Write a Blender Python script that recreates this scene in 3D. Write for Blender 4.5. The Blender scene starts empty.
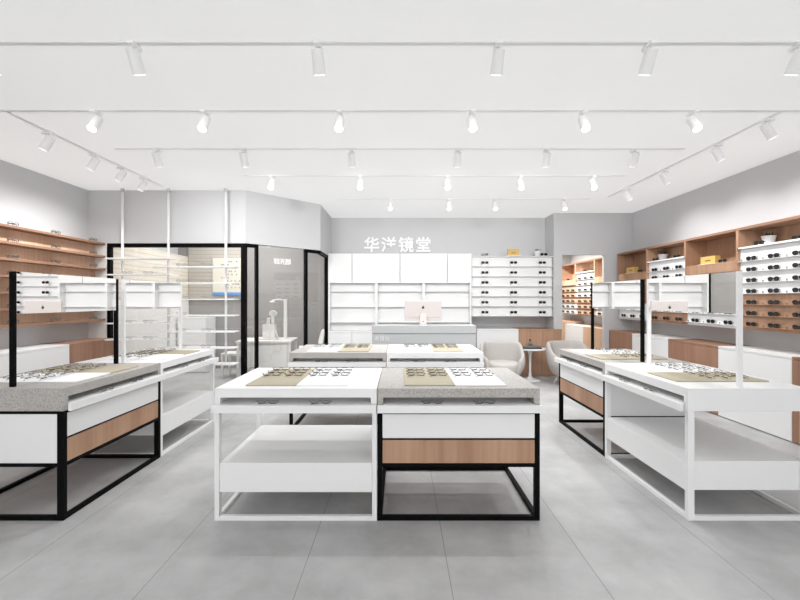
import bpy, bmesh, math, random
from mathutils import Vector, Matrix, Euler
random.seed(7)
C = bpy.context.scene.collection
PI = math.pi

# ------------------------------------------------------------------ materials
def new_mat(name):
    m = bpy.data.materials.new(name); m.use_nodes = True
    return m, m.node_tree, m.node_tree.nodes['Principled BSDF']

def plain(name, col, rough=.5, metal=0.0, spec=.3, emit=None):
    m, nt, b = new_mat(name)
    b.inputs['Base Color'].default_value = (*col, 1)
    b.inputs['Roughness'].default_value = rough
    b.inputs['Metallic'].default_value = metal
    b.inputs['Specular IOR Level'].default_value = spec
    if emit:
        b.inputs['Emission Color'].default_value = (*emit[0], 1)
        b.inputs['Emission Strength'].default_value = emit[1]
    return m

def ramp(nt, stops):
    r = nt.nodes.new('ShaderNodeValToRGB')
    e = r.color_ramp.elements
    e[0].position, e[0].color = stops[0][0], (*stops[0][1], 1)
    e[1].position, e[1].color = stops[-1][0], (*stops[-1][1], 1)
    for p, c in stops[1:-1]:
        k = e.new(p); k.color = (*c, 1)
    return r

def world_coords(nt, scale):
    g = nt.nodes.new('ShaderNodeNewGeometry')
    mp = nt.nodes.new('ShaderNodeMapping')
    mp.inputs['Scale'].default_value = scale
    nt.links.new(g.outputs['Position'], mp.inputs['Vector'])
    return mp

def wood(name, dark, mid, light, rough=.45, board=5.0, horizontal=False):
    m, nt, b = new_mat(name)
    L = nt.links.new
    sc = (1.2, 1.2, 30) if horizontal else (30, 30, 1.2)
    mp = world_coords(nt, sc)
    n1 = nt.nodes.new('ShaderNodeTexNoise'); n1.inputs['Scale'].default_value = 1.0
    n1.inputs['Detail'].default_value = 5; n1.inputs['Roughness'].default_value = .6
    n1.inputs['Distortion'].default_value = .4
    L(mp.outputs[0], n1.inputs['Vector'])
    sc2 = (.3, .3, board) if horizontal else (board, board, .25)
    mp2 = world_coords(nt, sc2)
    n2 = nt.nodes.new('ShaderNodeTexNoise'); n2.inputs['Scale'].default_value = 1.0
    n2.inputs['Detail'].default_value = 1
    L(mp2.outputs[0], n2.inputs['Vector'])
    mx = nt.nodes.new('ShaderNodeMath'); mx.operation = 'MULTIPLY_ADD'
    L(n1.outputs['Fac'], mx.inputs[0]); mx.inputs[1].default_value = .45
    h = nt.nodes.new('ShaderNodeMath'); h.operation = 'MULTIPLY'
    L(n2.outputs['Fac'], h.inputs[0]); h.inputs[1].default_value = .55
    L(h.outputs[0], mx.inputs[2])
    r = ramp(nt, [(.32, dark), (.5, mid), (.68, light)])
    L(mx.outputs[0], r.inputs['Fac']); L(r.outputs['Color'], b.inputs['Base Color'])
    b.inputs['Roughness'].default_value = rough
    b.inputs['Specular IOR Level'].default_value = .25
    return m

def concrete_top(name):
    m, nt, b = new_mat(name); L = nt.links.new
    mp = world_coords(nt, (1, 1, 1))
    v = nt.nodes.new('ShaderNodeTexNoise'); v.inputs['Scale'].default_value = 160
    v.inputs['Detail'].default_value = 2
    L(mp.outputs[0], v.inputs['Vector'])
    n = nt.nodes.new('ShaderNodeTexNoise'); n.inputs['Scale'].default_value = 14
    n.inputs['Detail'].default_value = 4
    L(mp.outputs[0], n.inputs['Vector'])
    r1 = ramp(nt, [(.36, (.30, .285, .27)), (.44, (.47, .45, .43)), (.6, (.50, .48, .455)), (.68, (.58, .56, .53))])
    L(v.outputs['Fac'], r1.inputs['Fac'])
    r2 = ramp(nt, [(.3, (.93, .93, .93)), (.7, (1, 1, 1))])
    L(n.outputs['Fac'], r2.inputs['Fac'])
    mx = nt.nodes.new('ShaderNodeMix'); mx.data_type = 'RGBA'; mx.blend_type = 'MULTIPLY'
    mx.inputs[0].default_value = 1
    L(r1.outputs['Color'], mx.inputs[6]); L(r2.outputs['Color'], mx.inputs[7])
    L(mx.outputs[2], b.inputs['Base Color'])
    b.inputs['Roughness'].default_value = .6; b.inputs['Specular IOR Level'].default_value = .2
    return m

def floor_mat():
    m, nt, b = new_mat('concrete_tile'); L = nt.links.new
    mp = world_coords(nt, (1, 1, 1))
    n = nt.nodes.new('ShaderNodeTexNoise'); n.inputs['Scale'].default_value = 2.4
    n.inputs['Detail'].default_value = 9; n.inputs['Roughness'].default_value = .62
    L(mp.outputs[0], n.inputs['Vector'])
    r = ramp(nt, [(.34, FLOOR_A), (.5, FLOOR_B), (.66, FLOOR_C)])
    L(n.outputs['Fac'], r.inputs['Fac'])
    # joints every 0.75 m along x
    sp = nt.nodes.new('ShaderNodeSeparateXYZ'); L(mp.outputs[0], sp.inputs[0])
    a = nt.nodes.new('ShaderNodeMath'); a.operation = 'ADD'; a.inputs[1].default_value = 20 * .75 - .25
    L(sp.outputs['X'], a.inputs[0])
    d = nt.nodes.new('ShaderNodeMath'); d.operation = 'DIVIDE'; d.inputs[1].default_value = .75
    L(a.outputs[0], d.inputs[0])
    f = nt.nodes.new('ShaderNodeMath'); f.operation = 'FRACT'; L(d.outputs[0], f.inputs[0])
    s = nt.nodes.new('ShaderNodeMath'); s.operation = 'SUBTRACT'; s.inputs[1].default_value = .5
    L(f.outputs[0], s.inputs[0])
    ab = nt.nodes.new('ShaderNodeMath'); ab.operation = 'ABSOLUTE'; L(s.outputs[0], ab.inputs[0])
    g = nt.nodes.new('ShaderNodeMath'); g.operation = 'GREATER_THAN'; g.inputs[1].default_value = .4968
    L(ab.outputs[0], g.inputs[0])
    mx = nt.nodes.new('ShaderNodeMix'); mx.data_type = 'RGBA'
    L(g.outputs[0], mx.inputs[0]); L(r.outputs['Color'], mx.inputs[6])
    mx.inputs[7].default_value = (.28, .28, .28, 1)
    L(mx.outputs[2], b.inputs['Base Color'])
    b.inputs['Roughness'].default_value = .5; b.inputs['Specular IOR Level'].default_value = .2
    return m

def glass_mat(name, tint, refl=.06):
    m = bpy.data.materials.new(name); m.use_nodes = True
    nt = m.node_tree; nt.nodes.clear(); L = nt.links.new
    o = nt.nodes.new('ShaderNodeOutputMaterial')
    t = nt.nodes.new('ShaderNodeBsdfTransparent'); t.inputs['Color'].default_value = (*tint, 1)
    g = nt.nodes.new('ShaderNodeBsdfGlossy'); g.inputs['Roughness'].default_value = .0
    mx = nt.nodes.new('ShaderNodeMixShader')
    mx.inputs['Fac'].default_value = refl
    L(t.outputs[0], mx.inputs[1]); L(g.outputs[0], mx.inputs[2]); L(mx.outputs[0], o.inputs['Surface'])
    return m

def fill_ceiling_mat():
    # white ceiling, translucency added as fill: lets the sky through and scatters it
    m = bpy.data.materials.new('translucent_fill_ceiling'); m.use_nodes = True
    nt = m.node_tree; nt.nodes.clear(); L = nt.links.new
    o = nt.nodes.new('ShaderNodeOutputMaterial')
    t = nt.nodes.new('ShaderNodeBsdfTranslucent'); t.inputs['Color'].default_value = (.9, .9, .9, 1)
    d = nt.nodes.new('ShaderNodeBsdfDiffuse'); d.inputs['Color'].default_value = (.9, .9, .9, 1)
    mx = nt.nodes.new('ShaderNodeMixShader'); mx.inputs['Fac'].default_value = .5
    L(d.outputs[0], mx.inputs[1]); L(t.outputs[0], mx.inputs[2]); L(mx.outputs[0], o.inputs['Surface'])
    return m

def slat_mat(name, a, bcol, pitch):
    m, nt, b = new_mat(name); L = nt.links.new
    mp = world_coords(nt, (1, 1, 1))
    sp = nt.nodes.new('ShaderNodeSeparateXYZ'); L(mp.outputs[0], sp.inputs[0])
    d = nt.nodes.new('ShaderNodeMath'); d.operation = 'DIVIDE'; d.inputs[1].default_value = pitch
    L(sp.outputs['Z'], d.inputs[0])
    f = nt.nodes.new('ShaderNodeMath'); f.operation = 'FRACT'; L(d.outputs[0], f.inputs[0])
    r = ramp(nt, [(.0, bcol), (.18, bcol), (.2, a), (1, a)])
    L(f.outputs[0], r.inputs['Fac']); L(r.outputs['Color'], b.inputs['Base Color'])
    b.inputs['Roughness'].default_value = .6; b.inputs['Specular IOR Level'].default_value = .2
    return m

FLOOR_A, FLOOR_B, FLOOR_C = (.385, .385, .385), (.455, .455, .457), (.52, .52, .52)
WORLD = 1.45
POW, POW_SIDE = (29, 15, 40, 40, 46), 34
M = {}
M['white'] = plain('white_laminate', (.86, .86, .86), .4, spec=.25)
M['white_metal'] = plain('white_metal', (.86, .86, .86), .35, spec=.3)
M['mat_white'] = plain('white_mat', (.93, .93, .93), .7, spec=.1)
M['mat_tan'] = plain('tan_mat', (.47, .425, .325), .75, spec=.1)
M['black'] = plain('black_metal', (.004, .004, .004), .5, spec=.06)
M['concrete'] = concrete_top('speckled_concrete')
M['floor'] = floor_mat()
M['wall'] = plain('grey_paint', (.60, .602, .61), .8, spec=.1)
M['wall_back'] = plain('grey_paint_back', (.64, .642, .65), .8, spec=.1)
M['wood'] = wood('oak', (.36, .20, .125), (.45, .27, .175), (.53, .335, .225))
M['wood_light'] = wood('light_oak', (.56, .37, .25), (.70, .47, .33), (.80, .57, .42), board=3.6)
M['wood_dark'] = wood('brown_oak', (.26, .14, .09), (.35, .195, .13), (.41, .24, .165))
M['wood_edge'] = wood('oak_edge', (.20, .105, .065), (.28, .155, .098), (.36, .21, .14), horizontal=True)
M['ceiling'] = fill_ceiling_mat()
M['mirror'] = plain('mirror', (.93, .925, .915), .0, metal=1.0)
M['glass'] = glass_mat('booth_glass', (.97, .97, .965), .05)
M['lens_clear'] = glass_mat('clear_lens', (.97, .97, .97), .03)
M['dark_lens'] = plain('dark_lens', (.012, .012, .012), .15, spec=.4)
M['frame_black'] = plain('black_acetate', (.015, .014, .013), .3, spec=.4)
M['frame_brown'] = plain('brown_acetate', (.07, .045, .02), .3, spec=.4)
M['frame_silver'] = plain('silver_wire', (.25, .25, .26), .3, metal=.6)
M['frame_grey'] = plain('grey_acetate', (.16, .155, .15), .35, spec=.4)
M['fabric'] = plain('grey_fabric', (.50, .475, .455), .95, spec=.05)
M['gold'] = plain('gold_card', (.70, .46, .15), .5, spec=.2)
M['plant'] = plain('dark_leaf', (.03, .05, .03), .6)
M['book'] = plain('dark_book', (.05, .05, .06), .6)
M['paper'] = plain('paper', (.8, .8, .78), .8)
M['counter_letter'] = plain('counter_letter', (.78, .78, .78), .5)
M['counter'] = plain('grey_counter', (.43, .44, .445), .6, spec=.2)
M['monitor'] = plain('rose_aluminium', (.58, .53, .515), .4, metal=.1)
M['logo'] = plain('dark_logo', (.01, .05, .035), .4)
M['sign'] = plain('sign_white_glow', (.9, .9, .9), .4, emit=((1, 1, 1), .08))  # faint emission added to whiten the letters, which are no lamp
M['lamp_white'] = plain('lamp_white', (.92, .92, .92), .6, spec=.1)
M['lens_glow'] = plain('lamp_glow', (1, 1, 1), .4, emit=((1, 1, 1), 2.5))
M['beige_slat'] = slat_mat('beige_slats', (.74, .69, .60), (.60, .555, .48), .075)
M['taupe_slat'] = slat_mat('taupe_slats', (.50, .465, .42), (.40, .37, .33), .075)
M['booth_grey'] = plain('booth_grey', (.33, .32, .312), .8, spec=.1)
M['chart'] = plain('chart_face', (.74, .70, .61), .5)
M['blue'] = plain('blue_strip', (.12, .32, .72), .5)
M['device'] = plain('device_white', (.84, .83, .81), .4)
M['dark'] = plain('dark_plastic', (.03, .03, .03), .5)
M['rail'] = plain('rail_white', (.88, .88, .88), .6, spec=.1)
M['steel'] = plain('brushed_steel', (.62, .62, .62), .4, metal=.5)

# ------------------------------------------------------------------ mesh helpers
def BM(): return bmesh.new()

def bx(bm, x0, x1, y0, y1, z0, z1):
    r = bmesh.ops.create_cube(bm, size=1)
    for v in r['verts']:
        v.co = Vector(((x0 + x1) / 2 + v.co.x * (x1 - x0), (y0 + y1) / 2 + v.co.y * (y1 - y0), (z0 + z1) / 2 + v.co.z * (z1 - z0)))
    return r['verts']

def cyl(bm, p0, p1, r0, r1=None, seg=16, caps=True):
    p0, p1 = Vector(p0), Vector(p1); r1 = r0 if r1 is None else r1
    d = p1 - p0
    q = Vector((0, 0, 1)).rotation_difference(d.normalized()).to_matrix().to_4x4()
    mt = Matrix.Translation((p0 + p1) / 2) @ q
    return bmesh.ops.create_cone(bm, cap_ends=caps, segments=seg, radius1=r0, radius2=r1, depth=d.length, matrix=mt)['verts']

def lathe(bm, prof, seg=32, cx=0, cy=0):
    rings = []
    for r, z in prof:
        rings.append([bm.verts.new((cx + r * math.cos(2 * PI * k / seg), cy + r * math.sin(2 * PI * k / seg), z)) for k in range(seg)])
    for a, b in zip(rings, rings[1:]):
        for k in range(seg):
            bm.faces.new((a[k], a[(k + 1) % seg], b[(k + 1) % seg], b[k]))
    bm.faces.new(rings[0][::-1]); bm.faces.new(rings[-1])

def tube(bm, pts, r, seg=6, closed=False):
    n = len(pts); P = [Vector(p) for p in pts]; rings = []
    for i in range(n):
        a = P[(i - 1) % n] if closed or i > 0 else P[i]
        b = P[(i + 1) % n] if closed or i < n - 1 else P[i]
        t = (b - a).normalized()
        ref = Vector((0, 0, 1)) if abs(t.z) < .9 else Vector((0, 1, 0))
        u = t.cross(ref).normalized(); w = t.cross(u).normalized()
        rings.append([bm.verts.new(P[i] + r * (u * math.cos(2 * PI * k / seg) + w * math.sin(2 * PI * k / seg))) for k in range(seg)])
    m = n if closed else n - 1
    for i in range(m):
        a, b = rings[i], rings[(i + 1) % n]
        for k in range(seg):
            bm.faces.new((a[k], a[(k + 1) % seg], b[(k + 1) % seg], b[k]))
    if not closed:
        bm.faces.new(rings[0][::-1]); bm.faces.new(rings[-1])

def prism(bm, pts, z0, z1, tf=lambda p: p):
    a = [bm.verts.new(tf(Vector((x, y, z0)))) for x, y in pts]
    b = [bm.verts.new(tf(Vector((x, y, z1)))) for x, y in pts]
    n = len(pts)
    for k in range(n): bm.faces.new((a[k], a[(k + 1) % n], b[(k + 1) % n], b[k]))
    bm.faces.new(a[::-1]); bm.faces.new(b)

def obj(name, bm, mat, parent=None, smooth=False, bevel=0, subsurf=0):
    if bevel:
        bmesh.ops.bevel(bm, geom=bm.edges[:], offset=bevel, segments=2, affect='EDGES', profile=.5, clamp_overlap=True)
    bmesh.ops.recalc_face_normals(bm, faces=bm.faces[:])
    me = bpy.data.meshes.new(name); bm.to_mesh(me); bm.free()
    o = bpy.data.objects.new(name, me); C.objects.link(o)
    for m in (mat if isinstance(mat, (list, tuple)) else [mat]): me.materials.append(m)
    if smooth:
        for p in me.polygons: p.use_smooth = True
    if subsurf:
        s = o.modifiers.new('sub', 'SUBSURF'); s.levels = subsurf; s.render_levels = subsurf
    if parent: o.parent = parent
    return o

def box(name, x0, x1, y0, y1, z0, z1, mat, parent=None, bevel=.002):
    bm = BM(); bx(bm, x0, x1, y0, y1, z0, z1)
    return obj(name, bm, mat, parent, bevel=bevel)

def thing(name, label, cat, loc=(0, 0, 0), rotz=0, group=None):
    o = bpy.data.objects.new(name, None); C.objects.link(o)
    o.location = loc; o.rotation_euler = (0, 0, rotz); o.empty_display_size = .1
    return tag(o, label, cat, group)

def tag(o, label, cat, group=None):
    o['label'] = label; o['category'] = cat
    if group: o['group'] = group
    return o

def struct(o):
    o['kind'] = 'structure'; return o

def dup(root, loc, rot=(0, 0, 0), label=None, group=None, scale=None):
    r = root.copy(); C.objects.link(r); r.location = loc; r.rotation_euler = rot
    if label: r['label'] = label
    if group: r['group'] = group
    if scale: r.scale = scale
    for ch in list(root.children):
        c = ch.copy(); C.objects.link(c); c.parent = r
        for g in list(ch.children):
            d = g.copy(); C.objects.link(d); d.parent = c
    return r

def text_mesh(name, ch, size, depth, mat, parent, loc, rot, weight=.0):
    cu = bpy.data.curves.new(name, 'FONT'); cu.body = ch; cu.size = size; cu.extrude = depth; cu.offset = weight
    cu.align_x = 'CENTER'; cu.resolution_u = 3
    t = bpy.data.objects.new(name + '_curve', cu); C.objects.link(t)
    bpy.context.view_layer.update()
    me = bpy.data.meshes.new_from_object(t.evaluated_get(bpy.context.evaluated_depsgraph_get()))
    bpy.data.objects.remove(t); bpy.data.curves.remove(cu)
    me.name = name; me.materials.clear(); me.materials.append(mat)
    o = bpy.data.objects.new(name, me); C.objects.link(o)
    o.location = loc; o.rotation_euler = rot; o.parent = parent
    return o

# ------------------------------------------------------------------ the setting
XL, XR, H = -4.55, 4.27, 3.0
AX, AY = -2.256, 5.84       # booth: corner between its front and its chamfer
BX, BY = -1.332, 6.70       # corner between chamfer and side
YB = 7.80                   # back wall
HD = 2.23                   # top of the glazed booth front and of the alcove opening

def wallbox(name, *a, mat=None): return struct(box(name, *a, mat or M['wall'], bevel=0))

wallbox('floor', XL - .3, XR + .3, -3.0, 10.6, -.1, 0, mat=M['floor'])
struct(box('ceiling', XL - .15, XR + .15, -1.6, 10.3, H, H + .02, M['ceiling'], bevel=0))
wallbox('wall_left', XL - .15, XL, -1.6, 8.35, 0, H)
wallbox('wall_right', XR, XR + .15, -1.6, 10.15, 0, H)
# back wall, behind the white storage
wallbox('wall_back', BX - .06, 2.83, YB, YB + .12, 0, H, mat=M['wall_back'])
# booth fascia above its glazing, folded around the chamfer
bm = BM()
outer = [(XL, AY), (AX, AY), (BX, BY), (BX, YB)]
inner = [(BX - .12, YB), (BX - .12, BY + .05), (AX - .05, AY + .12), (XL, AY + .12)]
prism(bm, outer + inner, HD, H)
struct(obj('wall_booth', bm, M['wall']))
wallbox('wall_booth_end', XL, -4.29, AY, AY + .12, 0, HD, mat=M['device'])
wallbox('wall_booth_side', BX - .06, BX, 7.47, YB, 0, HD)
# inside of the booth
wallbox('wall_booth_back', XL, BX - .06, 8.20, 8.35, 0, H, mat=M['booth_grey'])
wallbox('wall_booth_inner', BX - .18, BX - .06, YB + .12, 8.20, 0, H, mat=M['booth_grey'])
# bulkhead in front of the alcove
bm = BM()
bx(bm, 2.83, 2.985, 7.36, 7.92, 0, H); bx(bm, 3.75, XR, 7.36, 7.42, 0, HD); bx(bm, 2.985, XR, 7.36, 7.42, HD, H)
struct(obj('wall_alcove_front', bm, M['wall']))
wallbox('wall_alcove_back', 2.6, XR, 9.98, 10.15, 0, H)
wallbox('wall_alcove_side', 2.6, 2.72, 7.92, 9.98, 0, H)

# booth glazing
def chamfer(t): return (AX + (BX - AX) * t, AY + (BY - AY) * t)
CANG = math.atan2(BY - AY, BX - AX)
CL = math.hypot(BX - AX, BY - AY)
def bar(bm, p, q, z0, z1, w, shrink=0):       # upright slab along p-q, thickness w
    p, q = Vector((*p, 0)), Vector((*q, 0)); d = (q - p).normalized(); n = Vector((-d.y, d.x, 0)) * w / 2
    a = [p - n, q - n, q + n, p + n]
    prism(bm, [(v.x, v.y) for v in a], z0, z1)
# window_1: wide front window
w = bpy.data.objects.new('window_1', None); C.objects.link(w); struct(w)
FY = AY + .05
for nm, a in (('frame_post', (-4.29, -4.245, FY - .035, FY + .035, 0, HD)), ('frame_post', (AX - .075, AX - .005, FY - .035, FY + .035, 0, HD)),
              ('frame_rail', (-4.245, AX - .075, FY - .035, FY + .035, HD - .055, HD)), ('frame_rail', (-4.245, AX - .075, FY - .035, FY + .035, 0, .05))):
    box(nm, *a, M['black'], w)
box('pane', -4.245, AX - .075, FY - .004, FY + .004, .05, HD - .055, M['glass'], w, bevel=0)
# window_2: narrow light beside the corner, window_3: light that folds around the far corner
def nrm(p, d=.04):   # push a point of the chamfer inwards
    return (p[0] - math.sin(CANG) * d, p[1] + math.cos(CANG) * d)
def glazed(name, t0, t1, posts=True):
    w = bpy.data.objects.new(name, None); C.objects.link(w); struct(w)
    a, b = nrm(chamfer(t0)), nrm(chamfer(t1))
    for c, e in ((t1 - .04 / CL, t1),):
        bm = BM(); bar(bm, nrm(chamfer(c)), nrm(chamfer(e)), 0, HD, .06); obj('frame_post', bm, M['black'], w)
    for z0, z1 in ((HD - .05, HD), (0, .05)):
        bm = BM(); bar(bm, nrm(chamfer(t0 + .04 / CL)), nrm(chamfer(t1 - .04 / CL)), z0, z1, .06); obj('frame_rail', bm, M['black'], w)
    bm = BM(); bar(bm, nrm(chamfer(t0 + .04 / CL)), nrm(chamfer(t1 - .04 / CL)), .05, HD - .05, .008); obj('pane', bm, M['glass'], w)
glazed('window_2', .0, .160)
# door: one frameless glass leaf with lettering and a handle
d = bpy.data.objects.new('door_1', None); C.objects.link(d); struct(d)
bm = BM(); bar(bm, nrm(chamfer(.164)), nrm(chamfer(.776)), .01, HD - .005, .01); obj('pane', bm, M['glass'], d)
for t, ch in ((.394, '验'), (.47, '光'), (.546, '部')):
    p = nrm(chamfer(t), .028)
    text_mesh('lettering', ch, .104, .003, M['sign'], d, (p[0], p[1], 1.965), (PI / 2, 0, CANG), weight=0)
w = bpy.data.objects.new('window_3', None); C.objects.link(w); struct(w)
bm = BM(); bar(bm, nrm(chamfer(.78)), nrm(chamfer(.815)), 0, HD, .06); obj('frame_post', bm, M['black'], w)
SX = BX - .04
cor = nrm(chamfer(.985))
bm = BM(); bar(bm, nrm(chamfer(.815)), cor, HD - .05, HD, .06); obj('frame_rail', bm, M['black'], w)
bm = BM(); bar(bm, nrm(chamfer(.815)), cor, 0, .05, .06); obj('frame_rail', bm, M['black'], w)
bm = BM(); bar(bm, nrm(chamfer(.815)), cor, .05, HD - .05, .008); obj('pane', bm, M['glass'], w)
box('frame_post', SX - .03, SX + .03, 7.41, 7.47, 0, HD, M['black'], w)
box('frame_rail', SX - .03, SX + .03, BY + .02, 7.41, HD - .05, HD, M['black'], w)
box('frame_rail', SX - .03, SX + .03, BY + .02, 7.41, 0, .05, M['black'], w)
box('pane', SX - .004, SX + .004, BY + .02, 7.41, .05, HD - .05, M['glass'], w, bevel=0)
# cladding inside the booth
struct(box('trim_1', XL, -4.32, 5.97, 8.19, 1.40, 2.28, M['beige_slat'], bevel=0))
struct(box('trim_3', XL, -4.325, 5.97, 8.19, 0, 1.399, M['device'], bevel=0))
struct(box('trim_2', -4.31, -3.15, 8.15, 8.199, 1.42, H, M['taupe_slat'], bevel=0))

# ------------------------------------------------------------------ eyewear
def rim_pts(cx, w, h, n=14, y=0, zc=0):
    pts = []
    for k in range(n):
        a = 2 * PI * k / n
        c, s = math.cos(a), math.sin(a)
        x = math.copysign(abs(c) ** .75, c) * w / 2; z = math.copysign(abs(s) ** .75, s) * h / 2
        if z < 0: x *= .92
        pts.append((cx + x, y, zc + z))
    return pts

def fill_lens(bm, pts, t=.0015):
    a = [bm.verts.new((p[0], p[1] - t, p[2])) for p in pts]; b = [bm.verts.new((p[0], p[1] + t, p[2])) for p in pts]
    n = len(pts)
    for k in range(n): bm.faces.new((a[k], a[(k + 1) % n], b[(k + 1) % n], b[k]))
    bm.faces.new(a[::-1]); bm.faces.new(b)

def make_glasses(name, fm, lm, r=.0022, w=.052, h=.038, folded=False, lean=0):
    # origin under the lenses, width along x, looking towards -y
    t = thing(name, '-', 'glasses')
    zc = h / 2 + r
    bm = BM()
    for s in (-1, 1):
        pts = rim_pts(s * .035, w, h, zc=zc)
        tube(bm, pts, r * (.6 if lean else 1), 5, True)
        if lean:      # a heavier lower rim
            tube(bm, [p for p in pts if p[2] < zc - h * .2], r * 1.5, 6)
    tube(bm, [(-.011, 0, zc + .006), (-.005, -.002, zc + .010), (.005, -.002, zc + .010), (.011, 0, zc + .006)], r, 5)
    for s in (-1, 1): tube(bm, [(s * .061, 0, zc + .008), (s * .069, .003, zc + .009)], r * 1.3, 5)
    obj('frame', bm, fm, t, smooth=True)
    for s in (-1, 1):
        bm = BM(); fill_lens(bm, rim_pts(s * .035, w, h, zc=zc)); obj('lens', bm, lm, t)
    for s in (-1, 1):
        bm = BM()
        if folded:
            yy = .008 if s < 0 else .015
            tube(bm, [(s * .068, yy, zc + .008), (0, yy + .002, zc + .005), (-s * .04, yy + .002, zc + .001), (-s * .062, yy, r + .002)], r * (.6 if lean else 1), 5)
        else:
            tube(bm, [(s * .069, .003, zc + .009), (s * .069, .05, zc + .009), (s * .068, .095, zc + .007), (s * .066, .128, r + .006)], r, 5)
        obj('temple', bm, fm, t, smooth=True)
    if lean:      # lean the front back on its folded temples, lowest point kept on the ground
        R = Matrix.Rotation(-lean, 4, 'X')
        for ch in t.children: ch.data.transform(R)
        z0 = min(v.co.z for ch in t.children for v in ch.data.vertices)
        for ch in t.children: ch.data.transform(Matrix.Translation((0, 0, -z0)))
    return t

first_use = set()
def place(proto, loc, rot, label, group):
    if proto.name not in first_use:
        first_use.add(proto.name); proto.location = loc; proto.rotation_euler = rot; proto['label'] = label; proto['group'] = group
        return proto
    return dup(proto, loc, rot, label, group)

G_OPT = make_glasses('eyeglasses', M['frame_black'], M['lens_clear'], r=.0020, w=.05, h=.030, folded=True, lean=1.1)
G_TAN = make_glasses('eyeglasses', M['frame_brown'], M['lens_clear'], r=.0021, w=.05, h=.030, folded=True, lean=1.1)
G_TRAY = make_glasses('eyeglasses', M['frame_black'], M['lens_clear'], r=.0015, w=.046, h=.020, folded=True, lean=.9)
G_SUN = make_glasses('sunglasses', M['frame_black'], M['dark_lens'], r=.0028, w=.056, h=.044, folded=True)
G_GREY = make_glasses('eyeglasses', M['frame_grey'], M['lens_clear'], r=.0034, w=.056, h=.046, folded=True)

# ------------------------------------------------------------------ display tables
TW, TD, TT = 1.03, .78, .84
ROWN = ('front', 'middle', 'rear'); COLN = ('first', 'second')
def mats(t, order, where, T):
    xs = (.172, .504); w = .331
    mw = Matrix.Translation(t.location) @ Euler(t.rotation_euler).to_matrix().to_4x4()
    for i, kind in enumerate(order):
        m = box('display_mat', 0, w, 0, .63, 0, .008, M['mat_tan'] if kind == 'tan' else M['mat_white'], bevel=.002)
        m.location = mw @ Vector((xs[i], .065, TT + .0005)); m.rotation_euler = t.rotation_euler
        tag(m, f'{"tan" if kind == "tan" else "white"} display mat with six eyeglasses on {where}', 'mat', 'display mats on the tables')
        for r, ly in enumerate((.315, .425, .545)):
            for c in range(2):
                p = mw @ Vector((xs[i] + .085 + c * .158, ly, TT + .0088))
                place(G_TAN if kind == 'tan' else G_OPT, p, (0, 0, t.rotation_euler.z),
                      f'{ROWN[r]} row, {COLN[c]} eyeglasses on the {"tan" if kind == "tan" else "white"} mat of {where}', 'eyeglasses on the table mats')
    for c, lx in enumerate((.345, .675)):
        p = mw @ Vector((lx, -.036, .7425))
        place(G_TRAY, p, (0, 0, t.rotation_euler.z), f'{COLN[c]} folded eyeglasses on the pull-out tray of {where}', 'folded eyeglasses on the trays')

def table(kind, loc, rot, label, where, order, mirror=False):
    t = thing('display_table', label, 'table', (*loc, 0), rot, 'display tables')
    wm = M['white_metal'] if kind == 'white' else M['black']
    top = M['white'] if kind == 'white' else M['concrete']
    bm = BM()
    pts = [(0, .694), (.035, .694), (.035, .785), (TW - .035, .785), (TW - .035, .694), (TW, .694), (TW, TT), (0, TT)]
    prism(bm, pts, 0, TD, tf=lambda p: Vector((p.x, p.z, p.y)))
    obj('countertop', bm, top, t, bevel=.003)
    bm = BM(); bx(bm, .037, TW - .037, -.028, .715, .700, .7415); bx(bm, .002, TW - .002, -.05, -.028, .696, .7415)
    tr = obj('tray', bm, M['white'], t)
    box('tray_back', .037, TW - .037, .16, .18, .742, .783, M['white'], t)
    for x0 in (0, TW - .03):
        for y0 in (0, TD - .042): box('leg', x0, x0 + .03, y0, y0 + .042, 0, .694, wm, t)
    for x0 in (0, TW - .03): box('base_rail', x0 + .001, x0 + .029, .042, TD - .042, 0, .028, wm, t)
    for y0 in (.0, TD - .03): box('base_rail', .03, TW - .03, y0 + .001, y0 + .03, 0, .028, wm, t)
    if kind == 'white':
        bm = BM(); bx(bm, .031, TW - .031, .003, TD - .003, .180, .366)
        obj('lower_shelf', bm, M['white'], t, bevel=.003)
    else:
        for y0 in (0, TD - .025): box('top_rail', .03, TW - .03, y0, y0 + .025, .678, .694, wm, t)
        for x0 in (.001, TW - .029): box('top_rail', x0, x0 + .028, .042, TD - .042, .676, .694, wm, t)
        for y0 in (0, TD - .025): box('middle_rail', .03, TW - .03, y0, y0 + .025, .340, .362, wm, t)
        for x0 in (.001, TW - .029): box('middle_rail', x0, x0 + .028, .042, TD - .042, .340, .362, wm, t)
        box('drawer_divider', .03, TW - .03, .004, .03, .513, .521, wm, t)
        a = box('drawer', .032, TW - .032, .003, TD - .05, .523, .676, M['white'], t); a['label'] = 'white drawer'
        a = box('drawer', .032, TW - .032, .003, TD - .05, .364, .511, M['wood'], t); a['label'] = 'oak drawer'
        for x0 in (.004, TW - .026): box('side_panel', x0, x0 + .022, .043, TD - .043, .363, .675, M['white'], t)
        box('back_panel', .031, TW - .031, TD - .046, TD - .028, .363, .675, M['white'], t)
    if mirror:
        for x0 in (.035, TW - .057): box('post', x0, x0 + .022, .35, .38, TT, 1.585, wm, t)
        m = box('mirror', .058, TW - .058, .355, .375, 1.310, 1.585, M['mirror'], t, bevel=.0); m['label'] = 'two-sided mirror'
    mats(t, order, where, t)
    return t

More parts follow.
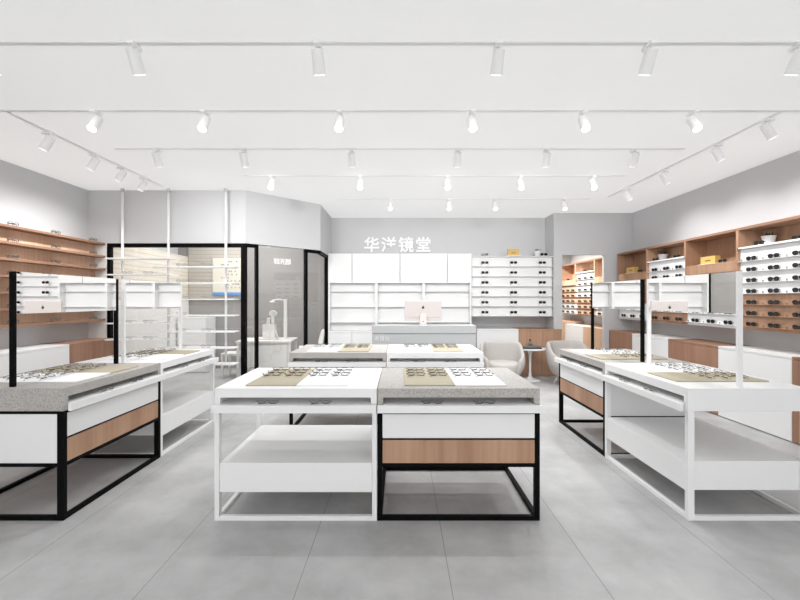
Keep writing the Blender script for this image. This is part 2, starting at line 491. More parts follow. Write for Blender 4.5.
FY0, BY0 = 2.535, 4.25
table('white', (-1.177, FY0), 0, 'white open table with thick lower shelf, front middle of the shop', 'the front white table', ('tan', 'white'))
table('grey', (-.143, FY0), 0, 'concrete-topped black-framed table with oak drawer, front middle of the shop', 'the front concrete table', ('tan', 'white'))
table('grey', (-1.177, BY0), 0, 'concrete-topped table without mirror, standing in front of the glass booth door', 'the concrete table before the booth door', ('white', 'tan'))
table('white', (-.143, BY0), 0, 'white table without mirror, standing in front of the grey counter', 'the white table before the counter', ('white', 'tan'))
SL, SR = -2.133, 1.825
table('grey', (SL, FY0), PI / 2, 'concrete-topped table with black-post mirror beside the oak wall shelves', 'the concrete table by oak shelves', ('white', 'tan'), True)
table('white', (SL, FY0 + TW + .002), PI / 2, 'white table with mirror on white posts before the booth window', 'the white table before the booth window', ('white', 'tan'), True)
table('white', (SR, FY0 + TW), -PI / 2, 'white table with mirror on white posts beside the sunglass wall', 'the white table by sunglass wall', ('white', 'tan'), True)
table('grey', (SR, FY0 + 2 * TW + .002), -PI / 2, 'concrete-topped table with black-post mirror near the armchairs', 'the concrete table near armchairs', ('white', 'tan'), True)

# ------------------------------------------------------------------ wall racks, right
XF = 3.95
RD = [3.83, 4.69, 5.55, 6.41, 7.275]
RD2 = [7.53, 8.14, 9.03, 9.88]
ROWZ = [1.095 + .124 * k for k in range(8)]
def bay(y0, y1, kind, label, lights_mat, white_rows, wood_rows, floor_z, fascia=None):
    """a cubby on top and rows of lit ledges below; rows are counted from the bottom"""
    u = thing('wall_rack', label, 'rack', (0, 0, 0), 0, 'oak wall racks')
    wd = lights_mat
    top = 2.24
    box('top_board', XF, XR - .002, y0, y1, top - .03, top, M['wood_edge'], u)
    for a in (y0, y1 - .018): box('side_panel', XF + .002, XR - .002, a, a + .018, floor_z if fascia is None else fascia, top - .03, wd, u)
    box('cubby_back', XR - .03, XR - .002, y0 + .018, y1 - .018, floor_z, top - .03, wd, u)
    if fascia is None:
        box('cubby_floor', XF, XR - .002, y0 + .018, y1 - .018, floor_z - .02, floor_z, M['white'], u)
    else:
        box('cubby_floor', XF, XR - .002, y0 + .018, y1 - .018, floor_z - .02, floor_z, wd, u)
        box('fascia', XF, XF + .02, y0 + .018, y1 - .018, fascia, floor_z - .021, wd, u)
    for rows, m in ((white_rows, M['white']), (wood_rows, wd)):
        if not rows: continue
        z0 = 1.06 if rows[0] == 0 else ROWZ[rows[0]]; z1 = ROWZ[rows[-1] + 1]
        if rows[-1] == (6 if fascia is None else 4): z1 = (floor_z - .021) if fascia is None else fascia
        p = box('rack_panel', 3.99, XR - .002, y0 + .001, y1 - .001, z0, z1 - .001, m, u)
        p['label'] = 'white rack panel' if m is M['white'] else 'oak rack panel'
        for k in rows:
            box('ledge', 3.957, 3.989, y0 + .001, y1 - .001, ROWZ[k] + .003, ROWZ[k] + .008, m, u, bevel=.001)
    return u
ROWW = ['lowest', 'second lowest', 'third lowest', 'fourth lowest', 'fifth lowest', 'sixth lowest', 'topmost']
COLW = ['first', 'second', 'third']
def fill(y0, rows, where, cols=(0, 1, 2), pins=None):
    for k in rows:
        for c in cols:
            place(G_SUN, (3.966, y0 + (.15, .42, .69)[c], ROWZ[k] + .0085), (0, 0, -PI / 2),
                  f'sunglasses, {ROWW[k]} row, {COLW[c]} column of {where}', 'sunglasses on the wall racks')
            if pins:
                box('price_pin', 3.962, 3.968, y0 + (.15, .42, .69)[c] + .115, y0 + (.15, .42, .69)[c] + .125, ROWZ[k] + .0085, ROWZ[k] + .03, M['frame_grey'], pins, bevel=0)
bays = []
WA, WB = M['wood'], M['wood_light']
b1 = bay(RD[0], RD[1], 'A', 'oak and white rack of seven sunglass rows, nearest the shop front', WA, [3, 4, 5, 6], [0, 1, 2], 2.01)
b2 = bay(RD[1], RD[2], 'B', 'oak rack with gold box, next after the seven-row near rack', WA, [0, 1], [2, 3, 4], 1.862, 1.74)
b3 = bay(RD[2], RD[3], 'A', 'oak rack with tall white panel and one oak row, topped by a planter', WA, [1, 2, 3, 4, 5, 6], [0], 2.01)
b4 = bay(RD[3], RD[4], 'B', 'oak rack with gold box, just before the alcove wall', WA, [0, 1], [2, 3, 4], 1.862, 1.74)
b5 = bay(RD2[0], RD2[1], 'B', 'light oak rack just inside the alcove opening', WB, [0, 1], [2, 3, 4], 1.862, 1.74)
b6 = bay(RD2[1], RD2[2], 'A', 'light oak rack with square white panel in the middle of the alcove', WB, [3, 4, 5, 6], [0, 1, 2], 2.01)
b7 = bay(RD2[2], RD2[3], 'B', 'light oak rack with low white rows at the alcove far end', WB, [0, 1], [2, 3, 4], 1.862, 1.74)
fill(RD[0], range(7), 'the nearest seven-row rack', pins=b1)
fill(RD[1], range(5), 'the oak rack between both planters', pins=b2)
fill(RD[2], range(7), 'the planter rack with tall white panel', pins=b3)
fill(RD[3], range(5), 'the rack beside the alcove')
fill(RD2[0] - .25, range(5), 'the rack just inside the alcove', cols=(2,))
fill(RD2[1] + .02, range(7), 'the middle alcove rack')
fill(RD2[2] + .02, range(5), 'the far alcove rack')

def planter(loc, label, group, s=1.0):
    t = thing('planter', label, 'planter', loc, 0, group)
    bm = BM()
    lathe(bm, [(.034 * s, 0), (.042 * s, .004), (.066 * s, .105 * s), (.068 * s, .11 * s), (.060 * s, .11 * s), (.055 * s, .09 * s)], 24)
    obj('bowl', bm, M['white'], t, smooth=True)
    bm = BM()
    rnd = random.Random(3)
    for k in range(26):
        a = rnd.uniform(0, 2 * PI); r = rnd.uniform(0, .045) * s; el = rnd.uniform(.5, 1.4); ln = rnd.uniform(.03, .06) * s
        b = Vector((r * math.cos(a), r * math.sin(a), .095 * s))
        dv = Vector((math.cos(a) * math.cos(el), math.sin(a) * math.cos(el), math.sin(el)))
        sd = dv.cross(Vector((0, 0, 1))).normalized() * .010 * s
        v = [bm.verts.new(p) for p in (b, b + dv * ln * .5 + sd, b + dv * ln, b + dv * ln * .5 - sd)]
        bm.faces.new(v)
    obj('plant', bm, M['plant'], t)
    return t
def gold_box(loc, label, rot, w=.25, h=.11):
    t = thing('gift_box', label, 'box', loc, rot, 'gold boxes on top of the racks')
    box('base', -w / 2 - .02, w / 2 + .03, -.06, .05, 0, .012, M['white'], t)
    box('carton', -w / 2, w / 2, -.035, .035, .0125, h, M['gold'], t)
    box('emblem', -w * .18, w * .2, -.0365, -.0345, .048, .060, M['frame_brown'], t, bevel=0)
    return t
R90 = -PI / 2
planter((4.15, 4.50, 2.0105), 'white planter bowl on top of the nearest seven-row rack', 'white planters on the racks')
planter((4.15, 6.31, 2.0105), 'white planter bowl on the rack with tall white panel', 'white planters on the racks')
gold_box((4.08, 5.26, 1.8625), 'gold box in the cubby between the two planter racks', R90)
gold_box((4.08, 7.02, 1.8625), 'gold box in the cubby beside the alcove wall', R90)
for (x, y, z, l) in ((4.03, 4.42 - .0, 2.0105, 0), (4.03, 4.05, 2.0105, 0), (4.03, 5.0, 1.8625, 0), (4.03, 5.83, 2.0105, 0), (4.03, 6.30, 2.0105, 0), (4.03, 6.72, 1.8625, 0),
                  (4.03, 8.35, 2.0105, 0), (4.03, 8.75, 2.0105, 0), (4.03, 9.6, 1.8625, 0), (4.03, 7.85, 1.8625, 0)):
    i = (4.42, 4.05, 5.0, 5.83, 6.30, 6.72, 8.35, 8.75, 9.6, 7.85).index(y)
    lab = ['dark sunglasses in front of the nearest planter bowl', 'dark sunglasses in the nearest cubby, away from the planter', 'dark sunglasses beside the nearer gold box in the oak cubby',
           'dark sunglasses in the far planter cubby, beside the planter', 'dark sunglasses in front of the farther planter bowl', 'dark sunglasses beside the gold box next to the alcove wall',
           'dark sunglasses in the middle alcove cubby, nearer pair', 'dark sunglasses in the middle alcove cubby, farther pair', 'dark sunglasses in the far alcove cubby', 'dark sunglasses in the cubby just inside the alcove'][i]
    place(G_SUN, (x if i not in (0, 4) else 4.0, y + (.04 if i == 0 else -.03 if i == 4 else 0), z), (0, 0, -PI / 2), lab, 'sunglasses in the top cubbies')

# ------------------------------------------------------------------ floor cabinets
def cabinet(name, label, x0, x1, y0, y1, z1, mat, face, doors=2, group=None, lip=False, topmat=None):
    """face: '-x', '+x' or '-y' : the side its doors look to"""
    t = thing(name, label, 'cabinet', ((x0 + x1) / 2, (y0 + y1) / 2, 0), 0, group)
    cx, cy = (x0 + x1) / 2, (y0 + y1) / 2
    def b(nm, a0, a1, d0, d1, z0, z1, m, bev=.0015):
        # a along the front, d depth from the front going in
        if face == '-y': v = (a0, a1, y0 + d0, y0 + d1)
        elif face == '-x': v = (x0 + d0, x0 + d1, a0, a1)
        else: v = (x1 - d1, x1 - d0, a0, a1)
        return box(nm, v[0] - cx, v[1] - cx, v[2] - cy, v[3] - cy, z0, z1, m, t, bevel=bev)
    a0, a1 = (x0, x1) if face == '-y' else (y0, y1)
    D = (y1 - y0) if face == '-y' else (x1 - x0)
    b('body', a0 + .001, a1 - .001, .02, D, .025, z1 - .026, mat)
    b('top_board', a0 + .001, a1 - .001, 0, D, z1 - .025, z1, topmat or mat)
    b('plinth', a0 + .001, a1 - .001, .03, D, 0, .024, mat)
    wd = (a1 - a0 - .002) / doors
    for k in range(doors):
        b('door', a0 + .001 + k * wd + .0015, a0 + .001 + (k + 1) * wd - .0015, 0, .019, .012, z1 - .029, mat, .001)
    return t
XC = 3.84
YC = [3.02, 3.92, 4.83, 5.73, 6.62, 7.35]
for k, (m, lab) in enumerate(((M['wood_dark'], 'oak floor cabinet nearest the shop front, below the sunglass wall'), (M['white'], 'white floor cabinet below the rack of seven sunglass rows'),
                              (M['wood_dark'], 'oak floor cabinet between the two white cabinets along the sunglass wall'), (M['white'], 'white floor cabinet below the farther planter rack'),
                              (M['wood_dark'], 'oak floor cabinet beside the alcove wall, below a gold box'))):
    cabinet('floor_cabinet', lab, XC, XR - .002, YC[k], YC[k + 1], .845, m, '-x', 1 if m is M['white'] else 2, 'floor cabinets along the sunglass wall')
cabinet('floor_cabinet', 'light oak cabinet in the alcove, nearest its opening', XC, XR - .002, 7.53, 8.39, .845, M['wood_light'], '-x', 2, 'floor cabinets in the alcove')
cabinet('floor_cabinet', 'white cabinet in the middle of the alcove', XC, XR - .002, 8.39, 9.30, .845, M['white'], '-x', 1, 'floor cabinets in the alcove')
cabinet('floor_cabinet', 'taller light oak cabinet at the far end of the alcove', XC - .02, XR - .002, 9.30, 9.97, .905, M['wood_light'], '-x', 2, 'floor cabinets in the alcove')
# left wall
for y0, y1, m, lab, n in ((3.2, 4.1, M['wood'], 'oak floor cabinet near the shop front below the oak shelves', 2), (4.1, 5.0, M['white'], 'white floor cabinet below the oak wall shelves', 1),
                       (5.0, 5.838, M['wood_dark'], 'brown oak cabinet in the corner beside the booth', 2)):
    cabinet('floor_cabinet', lab, XL + .002, -4.13, y0, y1, .845, m, '+x', n, 'floor cabinets below the oak shelves')
# below the white rack at the back
cabinet('floor_cabinet', 'white low cabinet against the back wall beside the counter', 1.41, 2.175, 7.33, YB - .002, .865, M['white'], '-y', 1, 'low cabinets below the white rack')
cabinet('floor_cabinet', 'oak low cabinet behind the round side table', 2.175, 2.826, 7.33, YB - .002, .865, M['wood'], '-y', 3, 'low cabinets below the white rack')
box_o = box('end_panel', 2.832, 2.965, 7.335, 7.358, 0, .865, M['wood'])
tag(box_o, 'narrow oak panel standing against the alcove jamb', 'panel')

# ------------------------------------------------------------------ oak shelves, left wall
for k in range(1):
    u = thing('wall_shelving', 'oak shelving of seven long boards on the side wall', 'shelf', (XL, 0, 0))
    SH = [1.10, 1.283, 1.466, 1.65, 1.833, 2.016, 2.20]
    box('back_panel', .002, .10, 2.6, 5.832, 1.10, 2.23, M['wood_light'], u)
    for z in SH: box('shelf_board', .101, .255, 2.6, 5.834, z, z + .028, M['wood_edge'], u)
CW = ['third', 'second', 'first']
for k, z in enumerate(SH):
    for c, y in enumerate((4.50, 5.06, 5.68)):
        place(G_GREY, (XL + .2, y, z + .0285), (0, 0, PI / 2), f'grey eyeglasses, {ROWW[k]} oak board, {CW[c]} from the booth corner', 'eyeglasses on the oak shelves')
# ------------------------------------------------------------------ white storage wall at the back
YS = 7.36
u = thing('storage_wall', 'white storage wall with upper doors and open niches behind the counter', 'storage unit', (0, YS, 0))
X0, X1 = -1.322, 1.318
box('side_panel', X0, X0 + .03, 0, .438, 0, 2.257, M['white'], u); box('side_panel', X1 - .03, X1, 0, .438, 0, 2.257, M['white'], u)
box('back_panel', X0 + .03, X1 - .03, .13, .438, .833, 1.711, M['white'], u)
box('upper_cabinet', X0 + .03, X1 - .03, .06, .418, 1.715, 2.257, M['white'], u)
for a, b_ in ((X0 + .03, -.889), (-.877, -.006), (.006, .864), (.876, X1 - .03)):
    box('upper_door', a, b_, 0, .02, 1.712, 2.255, M['white'], u)
box('base_cabinet', X0 + .03, X1 - .03, .022, .418, .06, .80, M['white'], u)
box('worktop', X0 + .03, X1 - .03, 0, .418, .801, .832, M['white'], u)
for a, b_ in ((X0 + .03, -.889), (-.877, -.006), (.006, .864), (.876, X1 - .03)):
    box('base_door', a, b_, 0, .02, .06, .797, M['white'], u)
for x in (-.437, .437): box('divider', x - .025, x + .025, .002, .129, .833, 1.711, M['white'], u)
for z in (.985, 1.27, 1.555):
    for a, b_ in ((X0 + .031, -.463), (-.411, .411), (.463, X1 - .031)):
        box('niche_shelf', a, b_, .05 if z > 1 else .01, .129, z, z + .012, M['white'], u)
# white rack right of it
u = thing('wall_rack', 'white rack of three sunglass columns on the back wall', 'rack', (0, 0, 0))
box('back_panel', 1.335, 2.82, 7.43, YB - .002, 1.10, 2.19, M['white'], u)
for z in SH: box('shelf_board', 1.325, 2.825, 7.35, 7.429, z, z + .010, M['white'], u)
for k in range(6):
    for c, x in enumerate((1.565, 2.095, 2.625)):
        place(G_SUN, (x, 7.375, SH[k] + .05), (0, 0, 0), f'dark sunglasses, {ROWW[k]} shelf, {COLW[c]} column of the white back rack', 'sunglasses on the white rack')
        box('glasses_stand', x - .05, x + .05, 7.377, 7.428, SH[k] + .0125, SH[k] + .0495, M['white'], u)
place(G_SUN, (1.565, 7.40, 2.2165), (0, 0, 0), 'dark sunglasses on top of the white rack nearest the white storage', 'sunglasses on top of the white rack')
place(G_SUN, (2.65, 7.37, 2.2165), (0, 0, 0), 'dark sunglasses on top of the white rack in front of a planter', 'sunglasses on top of the white rack')
gold_box((2.10, 7.43, 2.2165), 'gold box on top of the white back rack', 0, w=.20, h=.125)
planter((2.60, 7.57, 2.2165), 'white planter bowl on top of the white back rack', 'white planters on the racks')
# sign
s = thing('shop_sign', 'white raised four-character sign on the grey wall above white storage', 'sign', (-.05, YB - .03, 2.36))
for k, ch in enumerate('华洋镜堂'):
    text_mesh('character', ch, .305, .008, M['sign'], s, ((k - 1.5) * .335, 0, 0), (PI / 2, 0, 0), weight=.007)

# ------------------------------------------------------------------ counter with monitor
CY = 5.80
u = thing('service_counter', 'grey service counter with raised front ledge before the white storage', 'counter', (0, CY, 0))
box('front_panel', -.405, 1.10, 0, .04, 0, .915, M['counter'], u)
box('ledge', -.405, 1.10, -.012, .28, .918, 1.03, M['counter'], u)
box('side_panel', -.405, -.365, .041, .75, 0, .915, M['counter'], u); box('side_panel', 1.06, 1.10, .041, .75, 0, .915, M['counter'], u)
box('desk_board', -.364, 1.059, .30, .75, .74, .78, M['white'], u)
for k, ch in enumerate('收银台'):
    text_mesh('lettering', ch, .074, .003, M['counter_letter'], u, (-.335 + k * .075, -.004, .815), (PI / 2, 0, 0))
m = thing('monitor', 'pale rose desktop computer seen from behind on the grey counter', 'computer', (.345, CY + .17, 1.0302))
bm = BM(); bx(bm, -.275, .275, -.012, .012, .105, .36); obj('display_housing', bm, M['monitor'], m, bevel=.008)
box('chin', -.275, .275, -.011, .013, .062, .103, M['monitor'], m, bevel=.004)
bm = BM()
prism(bm, [(-.05, .012), (-.05, -.012), (.05, -.012), (.05, .012)], 0, .17, tf=lambda p: Vector((p.x * (1 - .1 * p.z / .17), p.y * .5 - .030 - .035 * (1 - p.z / .17), p.z)))
bx(bm, -.055, .055, -.075, .06, 0, .008)
obj('stand', bm, M['monitor'], m)
bm = BM()
cyl(bm, (0, -.062, .044), (0, -.056, .044), .014, seg=16)
obj('cable_hole', bm, M['frame_grey'], m)
bm = BM()
ap = []
for k in range(28):
    a = 2 * PI * k / 28
    r = .020 * (1 - .22 * math.exp(-((a - PI / 2) / .35) ** 2) - .10 * math.exp(-((a - 1.5 * PI) / .25) ** 2))
    x, z = r * math.cos(a), r * 1.05 * math.sin(a)
    if (x - .024) ** 2 + (z - .003) ** 2 < .010 ** 2: x = .024 - math.sqrt(max(0, .010 ** 2 - (z - .003) ** 2))
    ap.append((x, z))
prism(bm, ap, 0, .003, tf=lambda p: Vector((p.x, -.0125 - p.z, .258 + p.y)))
prism(bm, [(0, .021), (.005, .022), (.009, .028), (.010, .034), (.004, .032), (.001, .027)], 0, .003, tf=lambda p: Vector((p.x, -.0125 - p.z, .258 + p.y)))
obj('emblem', bm, M['logo'], m)

# ------------------------------------------------------------------ seating
def armchair(loc, rot, label):
    t = thing('armchair', label, 'armchair', (*loc, 0), rot, 'grey armchairs by the side table')
    # faces -y; shell wraps the back and the arms
    bm = BM(); N = 24; rows = []
    for k in range(N + 1):
        th = -2.35 + 4.7 * k / N                        # 0 is the back
        s = abs(th) / 2.35
        f = max(0, min(1, (s - .40) / .36)); f = f * f * (3 - 2 * f)
        top = .71 - .19 * f - .06 * max(0, s - .8) / .2
        ring = []
        for (ro, z) in ((.25, .15), (.345, .30), (.37, top - .12), (.355, top - .01), (.325, top), (.295, top - .02), (.285, top - .14), (.27, .36), (.22, .17)):
            sq = (1 + .10 * math.sin(2 * th) ** 2) if abs(th) < PI / 2 else 1.0
            ring.append(bm.verts.new((ro * math.sin(th) * 1.0 * sq, ro * math.cos(th) * 1.0 * sq, z)))
        rows.append(ring)
    n = len(rows[0])
    for a, b_ in zip(rows, rows[1:]):
        for k in range(n): bm.faces.new((a[k], a[(k + 1) % n], b_[(k + 1) % n], b_[k]))
    bm.faces.new(rows[0][::-1]); bm.faces.new(rows[-1])
    obj('shell', bm, M['fabric'], t, smooth=True, subsurf=2)
    bm = BM(); lathe(bm, [(.18, .20), (.262, .22), (.268, .30), (.268, .37), (.24, .40), (.1, .405)], 32)
    for v in bm.verts:
        if v.co.y < 0: v.co.y *= 1.15
    obj('seat_cushion', bm, M['fabric'], t, smooth=True)
    bm = BM(); cyl(bm, (0, 0, .145), (0, 0, .20), .215, .235, 28); obj('seat_base', bm, M['fabric'], t, smooth=False)
    for sx in (-1, 1):
        for sy in (-1, 1):
            bm = BM(); cyl(bm, (sx * .19, sy * .19, 0), (sx * .14, sy * .14, .16), .009, .016, 12); obj('leg', bm, M['white_metal'], t, smooth=True)
    return t
armchair((1.66, 6.50), -.12, 'pale grey armchair in front of the white low cabinet')
armchair((2.80, 6.54), .15, 'pale grey armchair between the round table and the alcove')
t = thing('side_table', 'round white pedestal side table between the two armchairs', 'table', (2.27, 6.98, 0))
bm = BM(); lathe(bm, [(.17, 0), (.175, .004), (.16, .010), (.07, .024), (.028, .06), (.019, .16), (.019, .35), (.026, .46), (.05, .525), (.06, .532)], 32); obj('pedestal', bm, M['white_metal'], t, smooth=True)
bm = BM(); lathe(bm, [(.20, .533), (.27, .546), (.275, .552), (.27, .56), (.1, .56)], 48); obj('table_top', bm, M['white_metal'], t)
for k, (dz, w, col) in enumerate(((.0, .16, 'book'), (.026, .14, 'frame_grey'))):
    b_ = thing('book', ['dark lower book of the pair lying on the round table', 'dark upper book of the pair lying on the round table'][k], 'book', (2.27 + .004 * k, 6.94, .5605 + dz), .05 - .12 * k, 'books on the round table')
    box('cover', -w, w, -.10, .10, 0, .024, M[col], b_)
    box('pages', -w + .008, w + .001, -.096, .096, .004, .020, M['paper'], b_)
t = thing('bud_vase', 'tiny dark plant in a small pot on the books', 'plant', (2.26, 6.95, .6112))
bm = BM(); lathe(bm, [(.025, 0), (.045, .015), (.04, .04), (.022, .05), (.022, .052)], 20); obj('pot', bm, M['frame_grey'], t, smooth=True)
bm = BM()
rnd = random.Random(5)
for k in range(18):
    a = rnd.uniform(0, 6.28); el = rnd.uniform(.2, 1.5); r = .03
    c = Vector((0, 0, .085)); dv = Vector((math.cos(a) * math.cos(el), math.sin(a) * math.cos(el), math.sin(el - .4)))
    sd = dv.cross(Vector((.3, .2, 1))).normalized() * .012
    bm.faces.new([bm.verts.new(p) for p in (c, c + dv * r * .6 + sd, c + dv * r, c + dv * r * .6 - sd)])
cyl(bm, (0, 0, .05), (0, 0, .09), .004, seg=6)
obj('leaves', bm, M['plant'], t)

# ------------------------------------------------------------------ hanging shelves before the booth window
u = thing('hanging_shelf', 'white shelves hung on three ceiling poles before the booth window', 'shelf', (0, 5.66, 0))
PX = (-3.985, -3.325, -2.50)
for x in PX:
    bm = BM(); cyl(bm, (x, .085, .50), (x, .085, H - .003), .017, seg=14); p = obj('pole', bm, M['white_metal'], u, smooth=True)
    bm = BM(); cyl(bm, (x, .085, H - .05), (x, .085, H - .003), .024, seg=14); obj('socket', bm, M['steel'], p, smooth=True)
HL = [1.985 - .226 * k for k in range(7)]; HR = [1.868 - .226 * k for k in range(7)]
for z in HL[:6]: box('shelf_board', -4.08, -3.17, -.14, .065, z - .016, z, M['white_metal'], u)
for z in HR: box('shelf_board', -3.42, -2.30, -.135, .067, z - .0155, z + .0005, M['white_metal'], u)
G_THIN = make_glasses('eyeglasses', M['frame_silver'], M['lens_clear'], r=.0022, w=.05, h=.036)
SW = ['top', 'second', 'third', 'fourth', 'fifth', 'sixth', 'bottom']
for k, z in enumerate(HL[:6]):
    if k == 0: continue
    for c, x in enumerate((-3.79, -3.50)):
        place(G_THIN, (x, 5.56, z + .0005), (0, 0, PI * .04), f'wire eyeglasses, {SW[k]} hanging shelf beside the corner, {COLN[c]} pair', 'eyeglasses on the hanging shelves')
for k, z in enumerate(HR):
    for c, x in enumerate((-3.04, -2.70)):
        place(G_THIN, (x, 5.56, z + .001), (0, 0, PI * .04), f'wire eyeglasses, {SW[k]} hanging shelf nearest the booth door, {COLN[c]} pair', 'eyeglasses on the hanging shelves')

# ------------------------------------------------------------------ inside the booth
t = thing('wall_mounted_eye_chart', 'cream lit eye chart with blue foot on the booth back wall', 'chart', (-3.50, 8.14, 1.48))
box('case', -.30, .30, -.03, .005, .075, .77, M['chart'], t)
box('blue_strip', -.30, .30, -.032, .005, .018, .073, M['blue'], t)
rnd = random.Random(11)
bm = BM()
for row in range(9):
    s_ = .030 - .0012 * row; z = .70 - row * .066
    for k in range(3 + (row > 5)):
        x = .02 + k * .075 + rnd.choice((0, .02, -.01)) - (.15 if row % 4 == 1 else 0)
        for a in ((-.5, -.28, -.5, .5), (-.5, .5, .3, .5), (-.5, .5, -.1, .1), (-.5, .5, -.5, -.3)):
            bx(bm, x + a[0] * s_, x + a[1] * s_, -.032, -.0301, z + a[2] * s_, z + a[3] * s_)
obj('chart_symbols', bm, M['dark'], t)
t = thing('exam_desk', 'white desk behind the glass booth door', 'desk', (-2.22, 6.80, 0), .08)
box('desk_top', -.46, .42, -.32, .32, .70, .735, M['device'], t, bevel=.006)
for sx in (-.43, .39):
    for sy in (-.28, .28): box('leg', sx - .02, sx + .02, sy - .02, sy + .02, 0, .70, M['device'], t)
box('modesty_panel', -.40, .36, -.27, -.25, .30, .70, M['device'], t)
DZ = .7355
t = thing('refractor', 'white eye-testing instrument on the desk inside the booth', 'instrument', (-2.22, 6.80, DZ), .1)
box('foot', -.20, .14, -.10, .12, 0, .03, M['device'], t, bevel=.01)
bm = BM(); prism(bm, [(-.10, .031), (.10, .031), (.10, .25), (.02, .25), (.02, .36), (-.03, .36), (-.03, .25), (-.10, .25)], -.07, .08, tf=lambda p: Vector((p.x - .0, p.z, p.y)))
obj('body', bm, M['device'], t, bevel=.008)
bm = BM(); bx(bm, .035, .085, -.05, .05, .251, .40); obj('chin_rest', bm, M['device'], t, bevel=.01)
bm = BM()
cyl(bm, (.055, -.06, .44), (.055, .06, .44), .05, seg=20); cyl(bm, (.09, -.06, .43), (.09, .06, .43), .035, seg=16)
obj('eyepiece', bm, M['device'], t)
bm = BM(); cyl(bm, (.06, .0, .30), (.13, .02, .03), .012, seg=10); obj('strut', bm, M['device'], t)
t = thing('stand_column', 'tall white column with lamp arm beside the eye-testing instrument', 'stand', (-1.98, 6.92, DZ), .1)
bm = BM(); bx(bm, -.028, .028, -.03, .03, 0, .68); obj('column', bm, M['device'], t, bevel=.006)
bm = BM(); tube(bm, [(-.028, 0, .665), (-.12, 0, .675), (-.22, 0, .66)], .012, 8); obj('arm', bm, M['device'], t, smooth=True)
bm = BM(); lathe(bm, [(.045, .62), (.05, .635), (.03, .65), (.01, .655)], 20, -.22, 0); obj('lamp_head', bm, M['device'], t, smooth=True)
t = thing('shell_chair', 'white shell chair seen through the booth side glass', 'chair', (-1.66, 7.44, 0), -1.2)
bm = BM(); rows = []
for i in range(9):
    v = i / 8
    yy = -.20 + .40 * min(1, v * 2) + .08 * max(0, v * 2 - 1); zz = .45 + .03 * abs(min(0, v * 2 - 1)) + .40 * max(0, v * 2 - 1) ** 1.1
    hw = .23 - .06 * max(0, v * 2 - 1) ** 2 - (.05 if v == 1 else 0)
    rows.append([bm.verts.new((hw * u_, yy - .08 * (1 - u_ * u_) * 0 - .05 * u_ * u_ * (v > .5), zz + .05 * u_ * u_ * (v <= .5))) for u_ in (-1, -.6, 0, .6, 1)])
for a, b_ in zip(rows, rows[1:]):
    for k in range(4): bm.faces.new((a[k], a[k + 1], b_[k + 1], b_[k]))
o = obj('shell', bm, M['device'], t, smooth=True)
sd = o.modifiers.new('solid', 'SOLIDIFY'); sd.thickness = .016; sd.offset = -1
s2 = o.modifiers.new('sub', 'SUBSURF'); s2.levels = s2.render_levels = 2
for sx in (-1, 1):
    for sy in (-1, 1):
        bm = BM(); cyl(bm, (sx * .20, sy * .19, 0), (sx * .09, sy * .09, .455), .010, .014, 10); obj('leg', bm, M['device'], t, smooth=True)
t = thing('stool', 'white square stool inside the booth beside its window', 'stool', (-3.00, 7.30, 0))
box('seat', -.20, .20, -.18, .18, .40, .45, M['device'], t, bevel=.012)
for sx in (-.175, .175):
    for sy in (-.155, .155): box('leg', sx - .018, sx + .018, sy - .018, sy + .018, 0, .40, M['device'], t)
cabinet('booth_cabinet', 'low white cabinet against the booth back wall below the chart', -4.30, -3.75, 7.72, 8.14, 1.06, M['white'], '-y', 2)

# ------------------------------------------------------------------ ceiling tracks and spotlights
LX = [-2.57, -1.65, -.51, .61, 1.55, 2.48]
def rail(x0, x1, y0, y1, label):
    r = box('track_rail', x0, x1, y0, y1, H - .007, H - .0005, M['rail'], bevel=.001)
    tag(r, label, 'lighting track', 'lighting tracks on the ceiling'); return r
def lamp_proto():
    t = thing('track_light', '-', 'spotlight')
    bm = BM(); bx(bm, -.02, .02, -.05, .05, -.022, 0); obj('adapter', bm, M['lamp_white'], t, bevel=.003)
    bm = BM(); cyl(bm, (0, 0, -.022), (0, 0, -.06), .010, seg=10); obj('arm', bm, M['lamp_white'], t, smooth=True)
    # the head points along -y and down
    d = Vector((0, -math.cos(1.0), -math.sin(1.0)))
    p = Vector((0, 0, -.092))
    bm = BM(); cyl(bm, p - d * .055, p + d * .085, .036, .038, 24); h = obj('head', bm, M['lamp_white'], t)
    bm = BM(); cyl(bm, p + d * .0855, p + d * .088, .031, seg=24); obj('lens', bm, M['lens_glow'], h)
    return t
LP = lamp_proto()
def light(x, y, rot, label, power=0, tilt=1.0, size=2.1):
    t = place(LP, (x, y, H - .008), (0, 0, rot), label, 'spotlights on the ceiling tracks')
    if power:
        ld = bpy.data.lights.new('spot_lamp', 'SPOT'); ld.energy = power; ld.spot_size = size; ld.spot_blend = 1.0; ld.shadow_soft_size = .03
        lo = bpy.data.objects.new('spot_lamp', ld); C.objects.link(lo)
        d = Euler((0, 0, rot)).to_matrix() @ Vector((0, -math.cos(tilt), -math.sin(tilt)))
        lo.location = Vector((x, y, H - .10)) + d * .17
        lo.rotation_euler = d.to_track_quat('-Z', 'Y').to_euler()
RY = [2.49, 3.38, 4.23, 5.15, 6.32]
RN = ['first', 'second', 'third', 'fourth', 'fifth']
ends = [(-4.0, 4.0), (-4.0, 4.0), (-3.0, 3.0), (-2.0, 2.9), (-1.0, 3.0)]
for k, y in enumerate(RY):
    rail(ends[k][0], ends[k][1], y - .017, y + .017, f'white lighting track across the ceiling, {RN[k]} from the shop front')
    xs = LX if k < 3 else LX[1:] if k == 3 else [-.15, .77, 1.5, 2.59]
    for i, x in enumerate(xs):
        light(x, y, PI if k in (0, 2) else 0, f'white spotlight {["first","second","third","fourth","fifth","sixth"][i]} from the oak-shelf side on the {RN[k]} cross track', power=POW[k], tilt=(.70, 1.1, .62, 1.2, 1.2)[k])
rail(-3.35, -3.315, 3.41, 5.6, 'white lighting track running along the ceiling before the oak shelves')
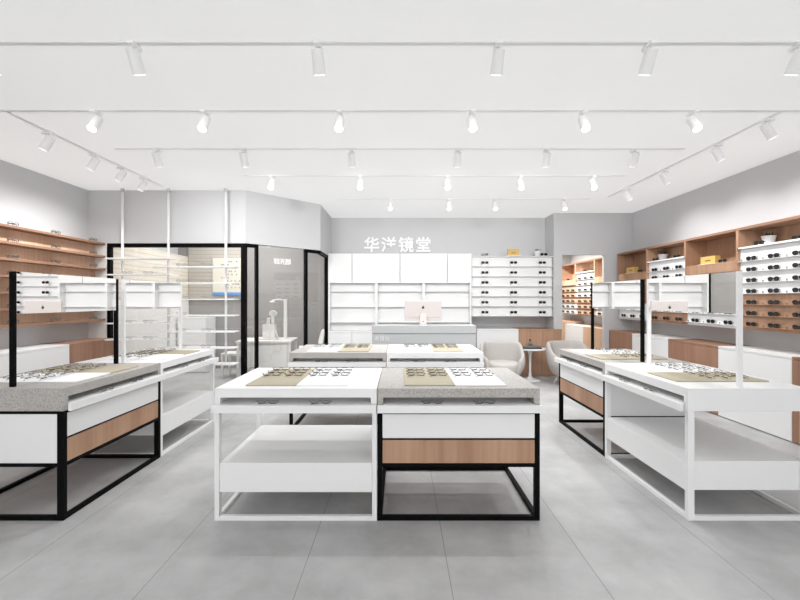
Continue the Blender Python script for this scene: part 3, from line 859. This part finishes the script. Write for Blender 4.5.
rail(3.215, 3.25, 3.41, 6.2, 'white lighting track running along the ceiling before the sunglass wall')
for i, y in enumerate((3.79, 4.36, 4.79, 5.2)):
    light(-3.333, y, -PI / 2, f'white spotlight, {["first","second","third","fourth","fifth"][i]} on the track facing the oak shelves', power=POW_SIDE, tilt=.82, size=1.75)
for i, y in enumerate((3.52, 4.08, 4.90, 5.7)):
    light(3.233, y, PI / 2, f'white spotlight, {["first","second","third","fourth","fifth"][i]} on the track facing the sunglass wall', power=POW_SIDE, tilt=.82, size=1.75)

def area(name, loc, sx, sy, e, col=(1, 1, 1), rot=(0, 0, 0)):
    a = bpy.data.lights.new(name, 'AREA'); a.shape = 'RECTANGLE'; a.size = sx; a.size_y = sy; a.energy = e; a.color = col
    o = bpy.data.objects.new(name, a); C.objects.link(o); o.location = loc; o.rotation_euler = rot
    return o
# unseen fill light added to brighten the inside of the booth
area('booth_fill', (-2.9, 7.1, 2.95), 1.6, 1.2, 46)
for y in (8.0, 8.75, 9.5):  # added warm spots with no fixture, brightening the alcove racks
    ld = bpy.data.lights.new('alcove_fill', 'SPOT'); ld.energy = 115; ld.spot_size = 1.5; ld.spot_blend = .8; ld.shadow_soft_size = .05; ld.color = (1, .95, .88)
    lo = bpy.data.objects.new('alcove_fill', ld); C.objects.link(lo); lo.location = (2.95, y, 2.85)
    lo.rotation_euler = Vector((1.0, 0, -1.25)).to_track_quat('-Z', 'Y').to_euler()

# ------------------------------------------------------------------ sky, camera, view
wd = bpy.data.worlds.new('sky'); bpy.context.scene.world = wd; wd.use_nodes = True
bg = wd.node_tree.nodes['Background']; bg.inputs['Color'].default_value = (1, 1, 1, 1); bg.inputs['Strength'].default_value = WORLD
cam = bpy.data.cameras.new('camera'); co = bpy.data.objects.new('camera', cam); C.objects.link(co)
co.location = (0, 0, 1.4); co.rotation_euler = (PI / 2, 0, 0); cam.lens = 18; cam.sensor_width = 36; cam.clip_start = .05
bpy.context.scene.camera = co
vs = bpy.context.scene.view_settings
vs.view_transform = 'Standard'; vs.look = 'None'; vs.gamma = 1; vs.exposure = .26; vs.use_curve_mapping = False
